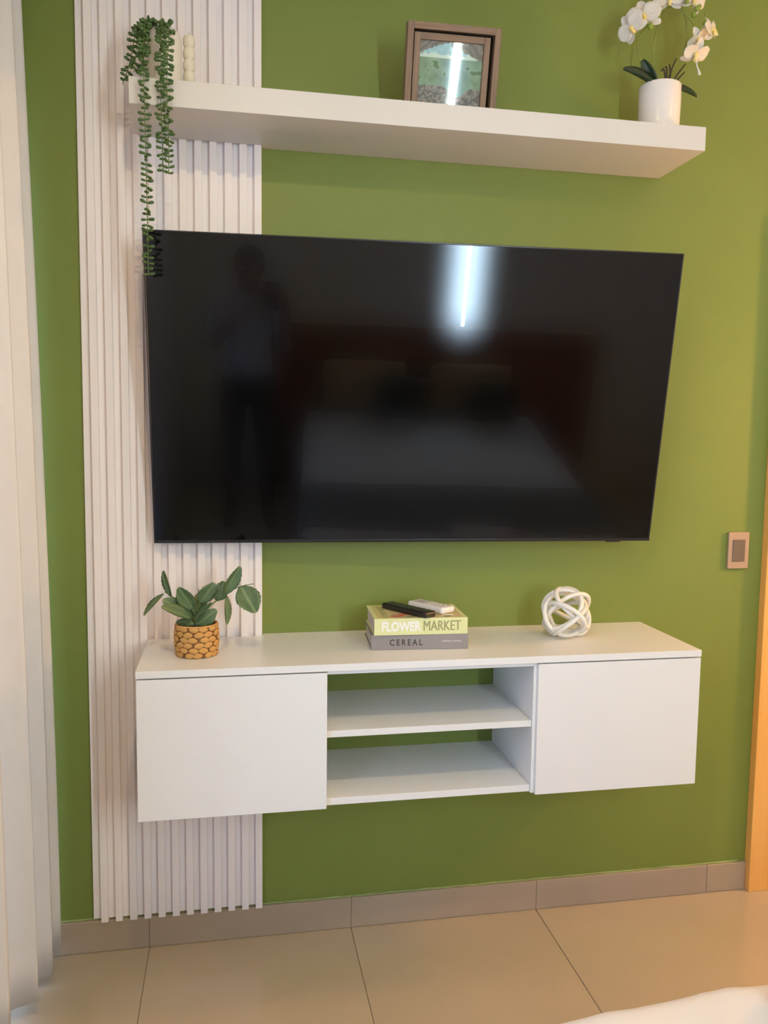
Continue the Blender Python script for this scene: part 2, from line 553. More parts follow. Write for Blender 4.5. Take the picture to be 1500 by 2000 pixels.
# door on the right of the green wall
door = thing('door_1', 'honey coloured wooden door and casing beside the light switch', None, (2.38, -0.01, 0), kind='structure')
add('door_casing', bm_box(1.944, 2.03, -0.03, 0.0, 0.0, 2.17, 0.002), ORANGE, door)
add('door_casing', bm_box(2.73, 2.815, -0.03, 0.0, 0.0, 2.17, 0.002), ORANGE, door)
add('door_casing', bm_box(2.03, 2.73, -0.03, 0.0, 2.085, 2.17, 0.002), ORANGE, door)
leafd = add('door_leaf', bm_box(2.033, 2.727, -0.02, 0.0, 0.008, 2.082, 0.002), ORANGE, door)
hb = bm_tube([Vector((2.10, -0.02, 1.02)), Vector((2.10, -0.065, 1.02)), Vector((2.12, -0.07, 1.02)), Vector((2.21, -0.07, 1.02))], 0.009, 10)
add('door_handle', hb, CHROME, leafd)

# ------------------------------------------------------------------ slatted panel
panel = thing('slat_wall_panel', 'tall white fluted slat panel fixed to the green wall', 'wall panel', (0.086, -0.006, 0.104))
add('backing_board', bm_box(-0.1545, 0.3295, -0.011, -0.0005, 0.104, ZC - 0.002, 0.0008, 1), SLAT, panel)
sb = bmesh.new()
h0, h1 = 0.1, ZC - 0.002
prof = [(-0.0099, 0.0), (-0.0099, -0.0149), (-0.0094, -0.0155), (0.0094, -0.0155), (0.0099, -0.0149), (0.0099, 0.0)]
sb = bm_prism(prof, h0, h1)
slat_me = bpy.data.meshes.new('slat'); sb.to_mesh(slat_me); sb.free(); slat_me.materials.append(SLAT)
for k in range(12):
    inst('slat', slat_me, panel, Matrix.Translation(Vector((-0.1216 + 0.0401 * k, -0.0112, 0))))

# ------------------------------------------------------------------ floating shelf
SB, ST = 2.2988, 2.3618
poly = [(0.0057, -0.25), (1.525, -0.25), (1.525, -0.0008), (0.3315, -0.0008), (0.3315, -0.0272), (0.0057, -0.0272)]
shelf = add('floating_shelf', bm_prism(poly, SB, ST, 0.0012), WHITE_EDGE)
props(shelf, 'long thick white floating shelf mounted above the television', 'shelf')

# ------------------------------------------------------------------ floating media unit
CF = -0.353
poly = [(0.0114, CF), (1.5244, CF), (1.5244, -0.0008), (0.3315, -0.0008), (0.3315, -0.0272), (0.0114, -0.0272)]
top = add('cabinet_top', bm_prism(poly, 0.9115, 0.93, 0.0008), WHITE)
props(top, 'long white board covering the floating media cabinets', 'worktop')

def cabinet(name, x0, x1, zb, label, back):
    t = thing(name, label, 'cabinet', ((x0 + x1) / 2, -0.17, zb))
    yb = CF + 0.0195
    add('side_panel', bm_box(x0 + 0.001, x0 + 0.018, yb, back, zb + 0.002, 0.911, 0.0006, 1), WHITE, t)
    add('side_panel', bm_box(x1 - 0.018, x1 - 0.001, yb, back, zb + 0.002, 0.911, 0.0006, 1), WHITE, t)
    add('bottom_panel', bm_box(x0 + 0.0185, x1 - 0.0185, yb, back, zb + 0.002, zb + 0.02, 0.0006, 1), WHITE, t)
    add('back_panel', bm_box(x0 + 0.0185, x1 - 0.0185, back - 0.006, back, zb + 0.0205, 0.911, 0), WHITE, t)
    add('inner_shelf', bm_box(x0 + 0.0185, x1 - 0.0185, yb + 0.02, back - 0.007, 0.725, 0.742, 0.0006, 1), WHITE, t)
    add('door', bm_box(x0, x1, CF + 0.0005, CF + 0.0185, zb, 0.9078, 0.0009), WHITE, t)
    return t

cabinet('floating_cabinet', 0.0124, 0.482, 0.5483, 'white wall-hung cabinet in front of the slatted panel, plain door', -0.0275)
cabinet('floating_cabinet', 1.0495, 1.5234, 0.5466, 'white wall-hung cabinet nearest the light switch, plain door', -0.001)
unit = thing('open_shelf_unit', 'white open shelves between the two closed floating cabinets', 'shelf unit', (0.766, -0.17, 0.55))
SF = -0.334
add('shelf_board', bm_box(0.4825, 1.0395, SF, -0.001, 0.731, 0.7485, 0.0008, 1), WHITE, unit)
add('shelf_board', bm_box(0.4825, 1.0395, SF, -0.001, 0.549, 0.5675, 0.0008, 1), WHITE, unit)
add('top_rail', bm_box(0.4825, 1.0395, -0.345, -0.25, 0.9015, 0.911, 0.0006, 1), WHITE, unit)
add('divider', bm_box(1.0398, 1.0492, CF + 0.012, -0.001, 0.5475, 0.911, 0.0006, 1), WHITE, unit)

# ------------------------------------------------------------------ television
TL = Vector((0.0337, -0.1974, 2.0181)); TR = Vector((1.4747, -0.2658, 2.0181)); BL = Vector((0.0337, -0.0594, 1.2044))
ex = (TR - TL).normalized(); ez = (TL - BL).normalized(); ey = ez.cross(ex)
ez = ex.cross(ey)
Mtv = Matrix((ex, ey, ez)).transposed().to_4x4(); Mtv.translation = BL
TW, TH = (TR - TL).length, (TL - BL).length
tv = thing('television', 'large flat black television tilted forward on the wall', 'television', M=Mtv)
b = bm_box(0.002, TW - 0.002, 0.0035, 0.020, 0.004, TH - 0.002, 0.002)
add('housing', b, BLACK, tv, local=True)
add('screen', bm_box(0.0045, TW - 0.0045, 0.0012, 0.0034, 0.0125, TH - 0.0045), SCREEN, tv, local=True)
bz = bm_box(0, 0.004, 0.0, 0.022, 0.012, TH, 0.0008, 1)
bm_box(TW - 0.004, TW, 0.0, 0.022, 0.012, TH, 0.0008, 1, bm=bz)
bm_box(0.004, TW - 0.004, 0.0, 0.022, TH - 0.004, TH, 0.0008, 1, bm=bz)
add('bezel', bz, BEZEL, tv, local=True)
add('bottom_trim', bm_box(0.0, TW, -0.001, 0.022, 0.003, 0.0118, 0.0012), BEZEL, tv, local=True)
add('logo_plate', bm_box(TW / 2 + 0.028, TW / 2 + 0.075, -0.0022, -0.0008, 0.005, 0.0098, 0.0006, 1), BEZEL, tv, local=True)
add('sensor', bm_box(TW - 0.135, TW - 0.09, 0.003, 0.016, -0.0015, 0.0031, 0.001, 1), BLACK, tv, local=True)
add('rear_box', bm_box(0.42, TW - 0.42, 0.0205, 0.045, 0.40, TH - 0.1, 0.004), BLACK, tv, local=True)
arm = thing('wall_mount', 'black tilting bracket hidden behind the television', 'bracket', (0.75, -0.01, 1.6))
add('wall_plate', bm_box(0.55, 0.95, -0.012, -0.0005, 1.55, 1.75, 0.001), BLACK, arm)
add('bracket_arm', bm_box(0.6, 0.63, -0.11, -0.0125, 1.60, 1.70, 0.001), BLACK, arm)
add('bracket_arm', bm_box(0.87, 0.90, -0.112, -0.0125, 1.60, 1.70, 0.001), BLACK, arm)

# ------------------------------------------------------------------ light switch
sw = thing('light_switch', 'champagne light switch with brown rocker beside the wooden door', 'light switch', (1.854, -0.004, 1.0967))
add('cover_plate', bm_box(1.8173, 1.8906, -0.010, -0.0005, 1.0967, 1.2151, 0.002), PLATE, sw)
add('rocker', bm_box(1.8325, 1.8755, -0.0125, -0.0095, 1.120, 1.1915, 0.0012), ROCKER, sw)

# ------------------------------------------------------------------ pivot picture frame
lean, yaw = 0.243, -0.026
fx = Vector((math.cos(yaw), math.sin(yaw), 0))
fz = Vector((0, 0, math.cos(lean))) + Vector((math.sin(yaw), -math.cos(yaw), 0)) * math.sin(lean)
fy = fz.cross(fx)
Mf = Matrix((fx, fy, fz)).transposed().to_4x4(); Mf.translation = Vector((0.70, -0.15, ST + 0.0004))
FW, FH, FT, FD = 0.251, 0.224, 0.0165, 0.034
pf = thing('picture_frame', 'double brown wooden picture frame standing on the white shelf', 'picture frame', M=Mf)
for a, b_ in ((0, FT), (FW - FT, FW)):
    add('outer_stile', bm_box(a, b_, 0, FD, 0, FH, 0.0008, 1), WALNUT_V, pf, local=True)
for a, b_ in ((0, FT), (FH - FT, FH)):
    add('outer_rail', bm_box(FT, FW - FT, 0, FD, a, b_, 0.0008, 1), WALNUT_H, pf, local=True)
add('backing', bm_box(FT, FW - FT, 0.027, 0.032, FT, FH - FT), DARKGAP, pf, local=True)
ix0, ix1, iz0, iz1, IT = FT + 0.003, FW - FT - 0.0105, FT + 0.0005, FH - FT - 0.0065, 0.0165
for a, b_ in ((ix0, ix0 + IT), (ix1 - IT, ix1)):
    add('inner_stile', bm_box(a, b_, 0.004, 0.020, iz0, iz1, 0.0008, 1), WALNUT_V, pf, local=True)
for a, b_ in ((iz0, iz0 + IT), (iz1 - IT, iz1)):
    add('inner_rail', bm_box(ix0 + IT, ix1 - IT, 0.004, 0.020, a, b_, 0.0008, 1), WALNUT_H, pf, local=True)
px0, px1, pz0, pz1 = ix0 + IT, ix1 - IT, iz0 + IT, iz1 - IT
NX, NZ = 72, 64
verts = [(px0 + (px1 - px0) * i / NX, 0.0115, pz0 + (pz1 - pz0) * j / NZ) for j in range(NZ + 1) for i in range(NX + 1)]
faces = [(j * (NX + 1) + i, j * (NX + 1) + i + 1, (j + 1) * (NX + 1) + i + 1, (j + 1) * (NX + 1) + i) for j in range(NZ) for i in range(NX)]
me = bpy.data.meshes.new('photo'); me.from_pydata(verts, [], faces)
ca = me.color_attributes.new('print', 'FLOAT_COLOR', 'POINT')
def photo_colour(u, v):
    n1 = noise.noise(Vector((u * 6, v * 6, 1.0))); n2 = noise.noise(Vector((u * 16, v * 14, 5.0))); n3 = noise.noise(Vector((u * 34, v * 30, 9.0)))
    c = Vector(lin((132, 160, 128))) * (1 + 0.35 * n1 + 0.2 * n2)
    blue = math.exp(-((u - 0.58) / 0.2) ** 2)
    c = c.lerp(Vector(lin((125, 170, 190))), 0.75 * blue)
    if n1 + 0.6 * n2 > 0.42 and 0.3 < v < 0.7: c = Vector(lin((84, 118, 74)))
    if v > 0.74: c = Vector(lin((168, 205, 215))) * (1 + 0.25 * n2)
    if 0.735 < v < 0.80 + 0.05 * n2: c = Vector(lin((222, 232, 222)))
    roof = 0.98 - 0.33 * abs(u - 0.5) ** 1.1 * 1.35
    if v > roof + 0.03 * n2 + (0.03 if u < 0.5 else -0.05):
        s = 0.5 + 0.5 * math.sin((u if u < 0.5 else -u) * 40 + v * -46 + 3 * n1)
        c = Vector(lin((104, 92, 88))).lerp(Vector(lin((158, 140, 128))), s * (0.6 + 0.8 * n3))
    if v < 0.30 - 0.16 * math.exp(-((u - 0.62) / 0.16) ** 2) + 0.05 * n1:
        s = 0.5 + 0.5 * math.sin(u * 14 + v * 34 * (1 if u < 0.5 else -0.4) + 5 * n1 + 4 * n2)
        c = Vector(lin((86, 76, 80))).lerp(Vector(lin((172, 158, 152))), s * (0.6 + 0.9 * n3))
    return [max(0.01, min(1, x)) for x in c]
for k in range(len(verts)):
    u, v = (k % (NX + 1)) / NX, (k // (NX + 1)) / NZ
    ca.data[k].color = (*photo_colour(u, v), 1)
finish('photo', me, PRINT, pf)
add('glass', bm_box(px0 - 0.001, px1 + 0.001, 0.0085, 0.0105, pz0 - 0.001, pz1 + 0.001), GLASS, pf, local=True)

# ------------------------------------------------------------------ trailing plant in cream planter
trail = thing('trailing_plant', 'trailing succulent hanging over the shelf end in a cream planter', 'plant', (0.084, -0.16, ST))
pr = [(0.0, ST + 0.0005), (0.040, ST + 0.0005), (0.0425, ST + 0.004), (0.0430, ST + 0.10), (0.0425, ST + 0.128), (0.039, ST + 0.142), (0.032, ST + 0.1495), (0.028, ST + 0.1495), (0.026, ST + 0.140), (0.0, ST + 0.138)]
add('planter', bm_lathe(pr, 36, (0.084, -0.16)), PLANTER, trail)
S = {
 1: [(0.075, -0.165, 2.503), (0.0593, -0.175, 2.5206), (0.0437, -0.20, 2.5122), (0.0416, -0.235, 2.4569), (0.0435, -0.262, 2.3925), (0.0436, -0.272, 2.3425), (0.0453, -0.27, 2.2134), (0.0465, -0.268, 2.0592), (0.0467, -0.266, 1.9994), (0.0473, -0.262, 1.8933)],
 2: [(0.080, -0.165, 2.503), (0.0655, -0.175, 2.5248), (0.0776, -0.2, 2.5084), (0.0826, -0.24, 2.4527), (0.0827, -0.272, 2.3576), (0.0836, -0.27, 2.24), (0.086, -0.27, 2.1367)],
 3: [(0.090, -0.165, 2.503), (0.0814, -0.175, 2.5203), (0.0959, -0.2, 2.5102), (0.1004, -0.235, 2.4684), (0.098, -0.262, 2.3975), (0.0967, -0.272, 2.3413), (0.0992, -0.27, 2.2412), (0.0991, -0.27, 2.134)],
 4: [(0.070, -0.155, 2.503), (0.045, -0.16, 2.5306), (0.0224, -0.17, 2.5169), (0.0131, -0.18, 2.4729), (0.0032, -0.185, 2.4216), (-0.0064, -0.19, 2.386), (-0.0145, -0.195, 2.362)],
 5: [(0.072, -0.158, 2.503), (0.048, -0.165, 2.5276), (0.0277, -0.2, 2.4892), (0.0213, -0.215, 2.4342), (0.0164, -0.22, 2.384)],
 6: [(0.075, -0.16, 2.503), (0.0494, -0.17, 2.517), (0.041, -0.2, 2.4905), (0.0383, -0.215, 2.4477), (0.0331, -0.22, 2.384)],
}
lb = bmesh.new()
bmesh.ops.create_uvsphere(lb, u_segments=7, v_segments=5, radius=0.5)
for v in lb.verts:                       # teardrop along +Y: thin at the stem, round at the tip
    y = v.co.z + 0.5
    r = 0.62 + 0.62 * y
    v.co = Vector((v.co.x * r, y, v.co.y * r * 0.75))
for f in lb.faces: f.smooth = True
pearl_me = bpy.data.meshes.new('leaf'); lb.to_mesh(pearl_me); lb.free(); pearl_me.materials.append(PEARL)
rnd = random.Random(3)
for si, pts in S.items():
    path = catmull(pts, 8)
    st = add('strand', bm_tube(path, 0.0011, 5), STEMG, trail)
    acc, step, side = 0.0, 0.0128, 0
    for a, b_ in zip(path, path[1:]):
        seg = (b_ - a).length
        acc += seg
        while acc > step:
            acc -= step
            p = b_ - (b_ - a).normalized() * acc
            t = (b_ - a).normalized()
            side += 1
            right = t.cross(Vector((0, 1, 0)))
            right = right.normalized() if right.length > 0.2 else Vector((1, 0, 0))
            out = right.cross(t).normalized()
            ang = rnd.uniform(-0.9, 0.9) + (1.0 if side % 3 == 0 else 0)
            d0 = right * math.cos(ang) + out * math.sin(ang)
            for sgn in (1, -1):
                d = (d0 * sgn + t * rnd.uniform(-0.5, 0.5) + Vector((0, -0.1, 0))).normalized()
                L = rnd.uniform(0.0135, 0.0185)
                inst('leaf', pearl_me, st, aim(p, p + d * L, L * 0.60, t + Vector((0, -0.3, 0.1)), L * 0.60))

# ------------------------------------------------------------------ bubble candle
prof = [(0.0, ST + 0.0005), (0.011, ST + 0.0005)]
zc = ST + 0.0155
cb = bmesh.new()
for k in range(5):
    z0 = ST + 0.003 + k * 0.0292
    for a in range(9):
        th = math.pi * (a + 0.6) / 10.2
        prof.append((0.0078 + 0.0072 * math.sin(th) ** 0.7, z0 + 0.0146 - 0.0146 * math.cos(th)))
prof += [(0.006, ST + 0.1495), (0.0, ST + 0.1505)]
cn = thing('bubble_candle', 'cream bubble-shaped pillar candle beside the trailing plant', 'candle', (0.1435, -0.15, ST))
add('wax_body', bm_lathe(prof, 24, (0.1435, -0.15)), CREAM, cn)
add('wick', bm_tube([Vector((0.1435, -0.15, ST + 0.150)), Vector((0.1437, -0.15, ST + 0.158))], 0.0009, 6), PAGES, cn)

# ------------------------------------------------------------------ orchid
orc = thing('potted_orchid', 'artificial white orchid in a glossy white pot on the shelf', 'plant', (1.4475, -0.13, ST))
PR = 0.0585
pr = [(0.0, ST + 0.0005), (0.050, ST + 0.0005), (0.0545, ST + 0.004), (0.0570, ST + 0.04), (PR, ST + 0.10), (PR, ST + 0.142), (0.0575, ST + 0.1455), (0.0555, ST + 0.1462), (0.0535, ST + 0.1445), (0.0530, ST + 0.130), (0.0, ST + 0.128)]
add('pot', bm_lathe(pr, 56, (1.4475, -0.13)), CERAMIC, orc)
add('moss', bm_lathe([(0.0, ST + 0.142), (0.03, ST + 0.140), (0.0525, ST + 0.134), (0.0525, ST + 0.129), (0, ST + 0.129)], 24, (1.4475, -0.13)), SOIL, orc)
ol = blade_mesh('leaf', ORCH_LEAF, lambda s: 0.5 * (math.sin(math.pi * min(1, s * 0.93 + 0.04)) ** 0.55), bend=0.15, cup=0.18, thick=0.03)
for b0, t0, w, nn in (((1.442, -0.135, 2.498), (1.330, -0.155, 2.545), 0.046, (0.2, -0.75, 0.6)),
                      ((1.440, -0.125, 2.500), (1.388, -0.135, 2.574), 0.034, (-0.5, -0.8, -0.2)),
                      ((1.472, -0.135, 2.508), (1.546, -0.165, 2.484), 0.046, (0.2, -0.6, 0.7))):
    inst('leaf', ol, orc, aim(b0, t0, w, nn))
stems = [
 [(1.440, -0.13, 2.50), (1.4274, -0.13, 2.53), (1.4211, -0.13, 2.573), (1.4259, -0.13, 2.645), (1.4439, -0.13, 2.695), (1.467, -0.135, 2.724), (1.4975, -0.14, 2.714), (1.5207, -0.145, 2.690), (1.537, -0.15, 2.668), (1.555, -0.15, 2.648)],
 [(1.455, -0.125, 2.50), (1.4659, -0.125, 2.522), (1.4859, -0.125, 2.562), (1.5167, -0.125, 2.606), (1.5245, -0.125, 2.643), (1.5264, -0.125, 2.662), (1.518, -0.125, 2.705), (1.503, -0.125, 2.735)],
 [(1.430, -0.12, 2.50), (1.4046, -0.118, 2.547), (1.3865, -0.118, 2.589), (1.3765, -0.12, 2.628), (1.389, -0.125, 2.6535), (1.4147, -0.13, 2.682)],
]
for s_ in stems:
    add('stem', bm_tube(catmull(s_, 6), lambda t: 0.0024 - 0.0008 * t, 7), ORCH_STEM, orc)
for pts in ([(1.462, -0.14, 2.50), (1.452, -0.15, 2.525), (1.444, -0.152, 2.548), (1.438, -0.15, 2.541)],
            [(1.462, -0.14, 2.50), (1.458, -0.145, 2.53), (1.455, -0.15, 2.552), (1.449, -0.15, 2.553)],
            [(1.465, -0.14, 2.50), (1.468, -0.145, 2.535), (1.464, -0.15, 2.556)],
            [(1.468, -0.13, 2.50), (1.478, -0.13, 2.545), (1.473, -0.13, 2.572)],
            [(1.472, -0.135, 2.50), (1.489, -0.14, 2.535), (1.517, -0.14, 2.572)],
            [(1.474, -0.14, 2.505), (1.494, -0.145, 2.528), (1.513, -0.145, 2.548)],
            [(1.470, -0.125, 2.50), (1.482, -0.125, 2.555), (1.497, -0.125, 2.592)]):
    add('aerial_root', bm_tube(catmull(pts, 5), lambda t: 0.0034 - 0.0016 * t, 6), ROOT, orc)
pet_round = blade_mesh('petal', PETAL, lambda s: 0.5 * (math.sin(math.pi * min(1, s * 0.9 + 0.06)) ** 0.6), bend=0.12, cup=0.10, thick=0.02, wave=0.03)
pet_long = blade_mesh('petal', PETAL, lambda s: 0.5 * (math.sin(math.pi * min(1, s * 0.88 + 0.08)) ** 0.7), bend=0.15, cup=0.14, thick=0.02, wave=0.02)
def flower(c, face, size, roll=0.0, back=0.1):
    c, f = Vector(c), Vector(face).normalized()
    up = (Vector((0, 0, 1)) - f * f.z).normalized()
    rt = f.cross(up)
    up, rt = up * math.cos(roll) + rt * math.sin(roll), rt * math.cos(roll) - up * math.sin(roll)
    lp = bmesh.new()
    bmesh.ops.create_uvsphere(lp, u_segments=10, v_segments=6, radius=size * 0.16)
    for v in lp.verts: v.co = Vector(v.co) * (1.0) + c + f * size * 0.10
    b2 = bmesh.new()
    bmesh.ops.create_uvsphere(b2, u_segments=10, v_segments=6, radius=size * 0.15)
    for v in b2.verts: v.co = c + f * (size * 0.22 + v.co.y) - up * (size * 0.22) + rt * v.co.x * 0.8 + up * v.co.z * 1.5
    join(lp, b2)
    fo = add('flower', lp, LIP, orc, smooth=True)
    for k, (a, L, w, me) in enumerate(((90, 1.0, 0.62, pet_long), (212, 1.0, 0.62, pet_long), (328, 1.0, 0.62, pet_long), (14, 1.0, 1.05, pet_round), (166, 1.0, 1.05, pet_round))):
        d = rt * math.cos(R(a)) + up * math.sin(R(a)) + f * (0.12 if k > 2 else -back)
        inst('petal', me, fo, aim(c + (f * size * 0.03 if k > 2 else Vector()), c + d.normalized() * size * L, size * w, f))
    return fo
flower((1.378, -0.150, 2.680), (-0.45, -0.85, -0.05), 0.050, 0.25)
flower((1.344, -0.150, 2.648), (-0.6, -0.6, -0.45), 0.042, 0.7)
flower((1.452, -0.150, 2.738), (-0.2, -0.9, -0.3), 0.046, 0.1)
flower((1.526, -0.150, 2.742), (0.25, -0.9, -0.2), 0.044, -0.2)
flower((1.580, -0.160, 2.660), (0.55, -0.8, 0.15), 0.040, 0.3)
flower((1.548, -0.145, 2.640), (0.3, -0.7, -0.5), 0.036, 0.9)
flower((1.540, -0.150, 2.598), (0.15, -0.6, -0.75), 0.042, 0.1)
bb_ = bmesh.new()
bmesh.ops.create_uvsphere(bb_, u_segments=10, v_segments=7, radius=0.5)
for v in bb_.verts: v.co = Vector((v.co.x * (1 - 0.35 * (v.co.z)), v.co.y * (1 - 0.35 * v.co.z), v.co.z * 1.2))
for f in bb_.faces: f.smooth = True
bud_me = bpy.data.meshes.new('bud'); bb_.to_mesh(bud_me); bb_.free(); bud_me.materials.append(BUD)
for c, s_ in (((1.4147, -0.165, 2.682), 0.012), ((1.392, -0.165, 2.652), 0.016), ((1.497, -0.17, 2.738), 0.013), ((1.496, -0.17, 2.724), 0.012), ((1.536, -0.165, 2.716), 0.014), ((1.530, -0.165, 2.711), 0.014), ((1.521, -0.165, 2.694), 0.015), ((1.561, -0.16, 2.702), 0.0075), ((1.560, -0.16, 2.678), 0.011)):
    inst('bud', bud_me, orc, Matrix.Translation(Vector(c)) @ Matrix.Rotation(rnd.uniform(-1, 1), 4, 'Y') @ Matrix.Scale(s_, 4))
wb = bm_tube(catmull([(1.543, -0.15, 2.585), (1.5455, -0.152, 2.565), (1.5515, -0.154, 2.548), (1.5535, -0.154, 2.540)], 5), lambda t: 0.0022 + 0.0040 * max(0, t - 0.45) * (1.7 if t < 0.9 else 1.0), 8)
add('drooping_bud', wb, PETAL, orc)

# ------------------------------------------------------------------ leafy plant in woven pot
PX, PY, PZ = 0.1525, -0.2045, 0.9304
bush = thing('potted_plant', 'small green leafy plant in a woven straw pot on the cabinet', 'plant', (PX, PY, PZ))
PH = 0.0815
def pot_r(z):
    t = (z - PZ) / PH
    return 0.0485 + 0.0072 * math.sin(math.pi * min(1, 0.12 + 0.72 * t)) + 0.001 * t
pr = [(0.0, PZ), (0.046, PZ)] + [(pot_r(PZ + PH * k / 10) - 0.0015, PZ + PH * k / 10) for k in range(11)] + [(0.0505, PZ + PH + 0.0005), (0.0495, PZ + PH - 0.006), (0.0, PZ + PH - 0.008)]
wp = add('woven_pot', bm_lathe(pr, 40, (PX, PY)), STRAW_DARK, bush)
wbm = bmesh.new()
bmesh.ops.create_uvsphere(wbm, u_segments=10, v_segments=6, radius=0.5)
for v in wbm.verts:                      # lozenge of straw: long along X, flat
    v.co = Vector((v.co.x * 1.0, v.co.y, v.co.z * (1.0 - 0.9 * abs(v.co.x) ** 1.6)))
for f in wbm.faces: f.smooth = True
weave_me = bpy.data.meshes.new('weave_strand'); wbm.to_mesh(weave_me); wbm.free(); weave_me.materials.append(STRAW)
rows, per = 6, 13
for r_ in range(rows):
    z = PZ + 0.0075 + (PH - 0.013) * r_ / (rows - 1)
    rr = pot_r(z)
    for k in range(per):
        a = 2 * math.pi * (k + 0.5 * (r_ % 2)) / per + 0.04 * math.sin(k * 3 + r_)
        M = Matrix.Translation(Vector((PX + rr * math.cos(a), PY + rr * math.sin(a), z))) @ Matrix.Rotation(a + math.pi / 2, 4, 'Z') @ Matrix.Rotation(0.10 * (1 if r_ % 2 else -1), 4, 'Y') @ Matrix.Diagonal((2 * math.pi * rr / per * 1.04, 0.0066, 0.0162, 1))
        inst('weave_strand', weave_me, wp, M)
ring = [Vector((PX + 0.0525 * math.cos(2 * math.pi * k / 40), PY + 0.0525 * math.sin(2 * math.pi * k / 40), PZ + PH + 0.0005)) for k in range(40)]
add('rim', bm_tube(ring, 0.0026, 7, closed=True), STRAW, wp)
add('moss', bm_lathe([(0.0, PZ + PH + 0.002), (0.03, PZ + PH), (0.0495, PZ + PH - 0.004), (0.0, PZ + PH - 0.006)], 20, (PX, PY)), SOIL, bush)
for pts in ([(0.150, -0.205, 1.005), (0.137, -0.205, 1.0375), (0.112, -0.205, 1.065), (0.0902, -0.202, 1.0851), (0.0690, -0.2, 1.098)],
            [(0.152, -0.205, 1.005), (0.148, -0.207, 1.03), (0.1428, -0.208, 1.0548)],
            [(0.154, -0.205, 1.005), (0.156, -0.204, 1.035), (0.1609, -0.202, 1.066), (0.157, -0.205, 1.105)],
            [(0.156, -0.205, 1.005), (0.175, -0.203, 1.045), (0.2076, -0.2, 1.0736), (0.2247, -0.2, 1.0878), (0.2617, -0.2, 1.106), (0.3017, -0.202, 1.1145)]):
    add('stem', bm_tube(catmull(pts, 6), lambda t: 0.0019 - 0.0008 * t, 6), STEMG, bush)
oval = lambda s: 0.5 * (math.sin(math.pi * min(1, s * 0.93 + 0.035)) ** 0.75) * (1 + 0.05 * math.sin(s * 42))
leaf_a = blade_mesh('leaf', BUSH, oval, bend=0.18, cup=0.10, n=18, thick=0.03)
leaf_b = blade_mesh('leaf', BUSH, oval, bend=-0.12, cup=0.22, n=18, thick=0.03)
for me, b0, t0, w, nn in (
    (leaf_b, (0.0893, -0.2, 1.0842), (0.0741, -0.2, 1.1553), 0.024, (-0.6, -0.7, 0)),
    (leaf_a, (0.0692, -0.2, 1.0919), (0.0156, -0.22, 1.0455), 0.026, (-0.5, -0.5, 0.8)),
    (leaf_a, (0.1345, -0.21, 1.0386), (0.0771, -0.25, 1.0858), 0.046, (0.2, -0.85, 0.4)),
    (leaf_b, (0.1375, -0.215, 1.028), (0.0628, -0.26, 1.0657), 0.037, (0.3, -0.7, 0.7)),
    (leaf_b, (0.143, -0.21, 1.0529), (0.1074, -0.23, 1.1169), 0.043, (-0.1, -1, 0.15)),
    (leaf_a, (0.1609, -0.2, 1.0664), (0.1984, -0.22, 1.1174), 0.041, (0.1, -1, 0.0)),
    (leaf_b, (0.2055, -0.2, 1.0697), (0.2246, -0.18, 1.1169), 0.036, (-0.2, -1, 0.2)),
    (leaf_b, (0.2218, -0.2, 1.0869), (0.2634, -0.2, 1.1637), 0.036, (0.3, -0.9, -0.1)),
    (leaf_a, (0.2289, -0.2, 1.0838), (0.2357, -0.21, 1.0079), 0.024, (0.6, -0.75, 0)),
    (leaf_b, (0.2675, -0.2, 1.1064), (0.3049, -0.24, 1.041), 0.064, (0.1, -0.9, 0.35)),
    (leaf_a, (0.2689, -0.2, 1.1035), (0.2563, -0.22, 1.0652), 0.020, (-0.6, -0.7, 0)),
    (leaf_b, (0.1455, -0.21, 1.015), (0.1998, -0.24, 1.0693), 0.026, (-0.3, -0.6, 0.7)),
    (leaf_a, (0.1501, -0.22, 1.0113), (0.2013, -0.25, 1.0527), 0.043, (0.2, -0.95, 0.15)),
    (leaf_a, (0.1459, -0.22, 1.0135), (0.0989, -0.205, 1.0225), 0.026, (0, -0.6, 0.8)),
    (leaf_b, (0.150, -0.195, 1.02), (0.165, -0.150, 1.085), 0.040, (0.1, -0.6, 0.5)),
    (leaf_a, (0.140, -0.195, 1.02), (0.105, -0.155, 1.075), 0.040, (-0.2, -0.6, 0.5)),
    (leaf_b, (0.2075, -0.2, 1.072), (0.218, -0.225, 1.1105), 0.034, (0.3, -0.95, 0.1))):
    inst('leaf', me, bush, aim(b0, t0, w, nn))

# ------------------------------------------------------------------ books
def book(name, label, x, y, z, rot, w, d, h, cover, top_mat, texts, cat='book'):
    t = thing(name, label, cat, M=Matrix.Translation(Vector((x, y, z))) @ Matrix.Rotation(rot, 4, 'Z'))
    c = 0.0026
    add('page_block', bm_box(0.004, w - 0.004, 0.002, d - 0.006, c, h - c), PAGES, t, local=True)
    add('lower_cover', bm_box(0, w, 0.001, d, 0, c, 0.0006, 1), cover, t, local=True)
    add('upper_cover', bm_box(0, w, 0.001, d, h - c, h, 0.0006, 1), cover, t, local=True)
    sp = add('spine', bm_box(0, w, -0.0018, 0.0012, 0, h, 0.0008, 2), cover, t, local=True)
    for s, fx0, fx1, fz0, fz1, ink, bold, spc in texts:
        b = text_bm(s, w * (fx1 - fx0), h * (fz1 - fz0), 0.0003, bold, spc)
        if bold == 0.0:                  # heavier strokes: the same letters again, a hair to either side
            for off in (-0.0007, 0.0007):
                b2 = text_bm(s, w * (fx1 - fx0), h * (fz1 - fz0), 0.00028, 0.0, spc)
                bmesh.ops.translate(b2, vec=(off, 0, 0), verts=b2.verts)
                join(b, b2)
        bmesh.ops.translate(b, vec=(w * fx0, -0.0019, h * fz0), verts=b.verts)
        add('lettering', b, ink, sp, local=True)
    return t
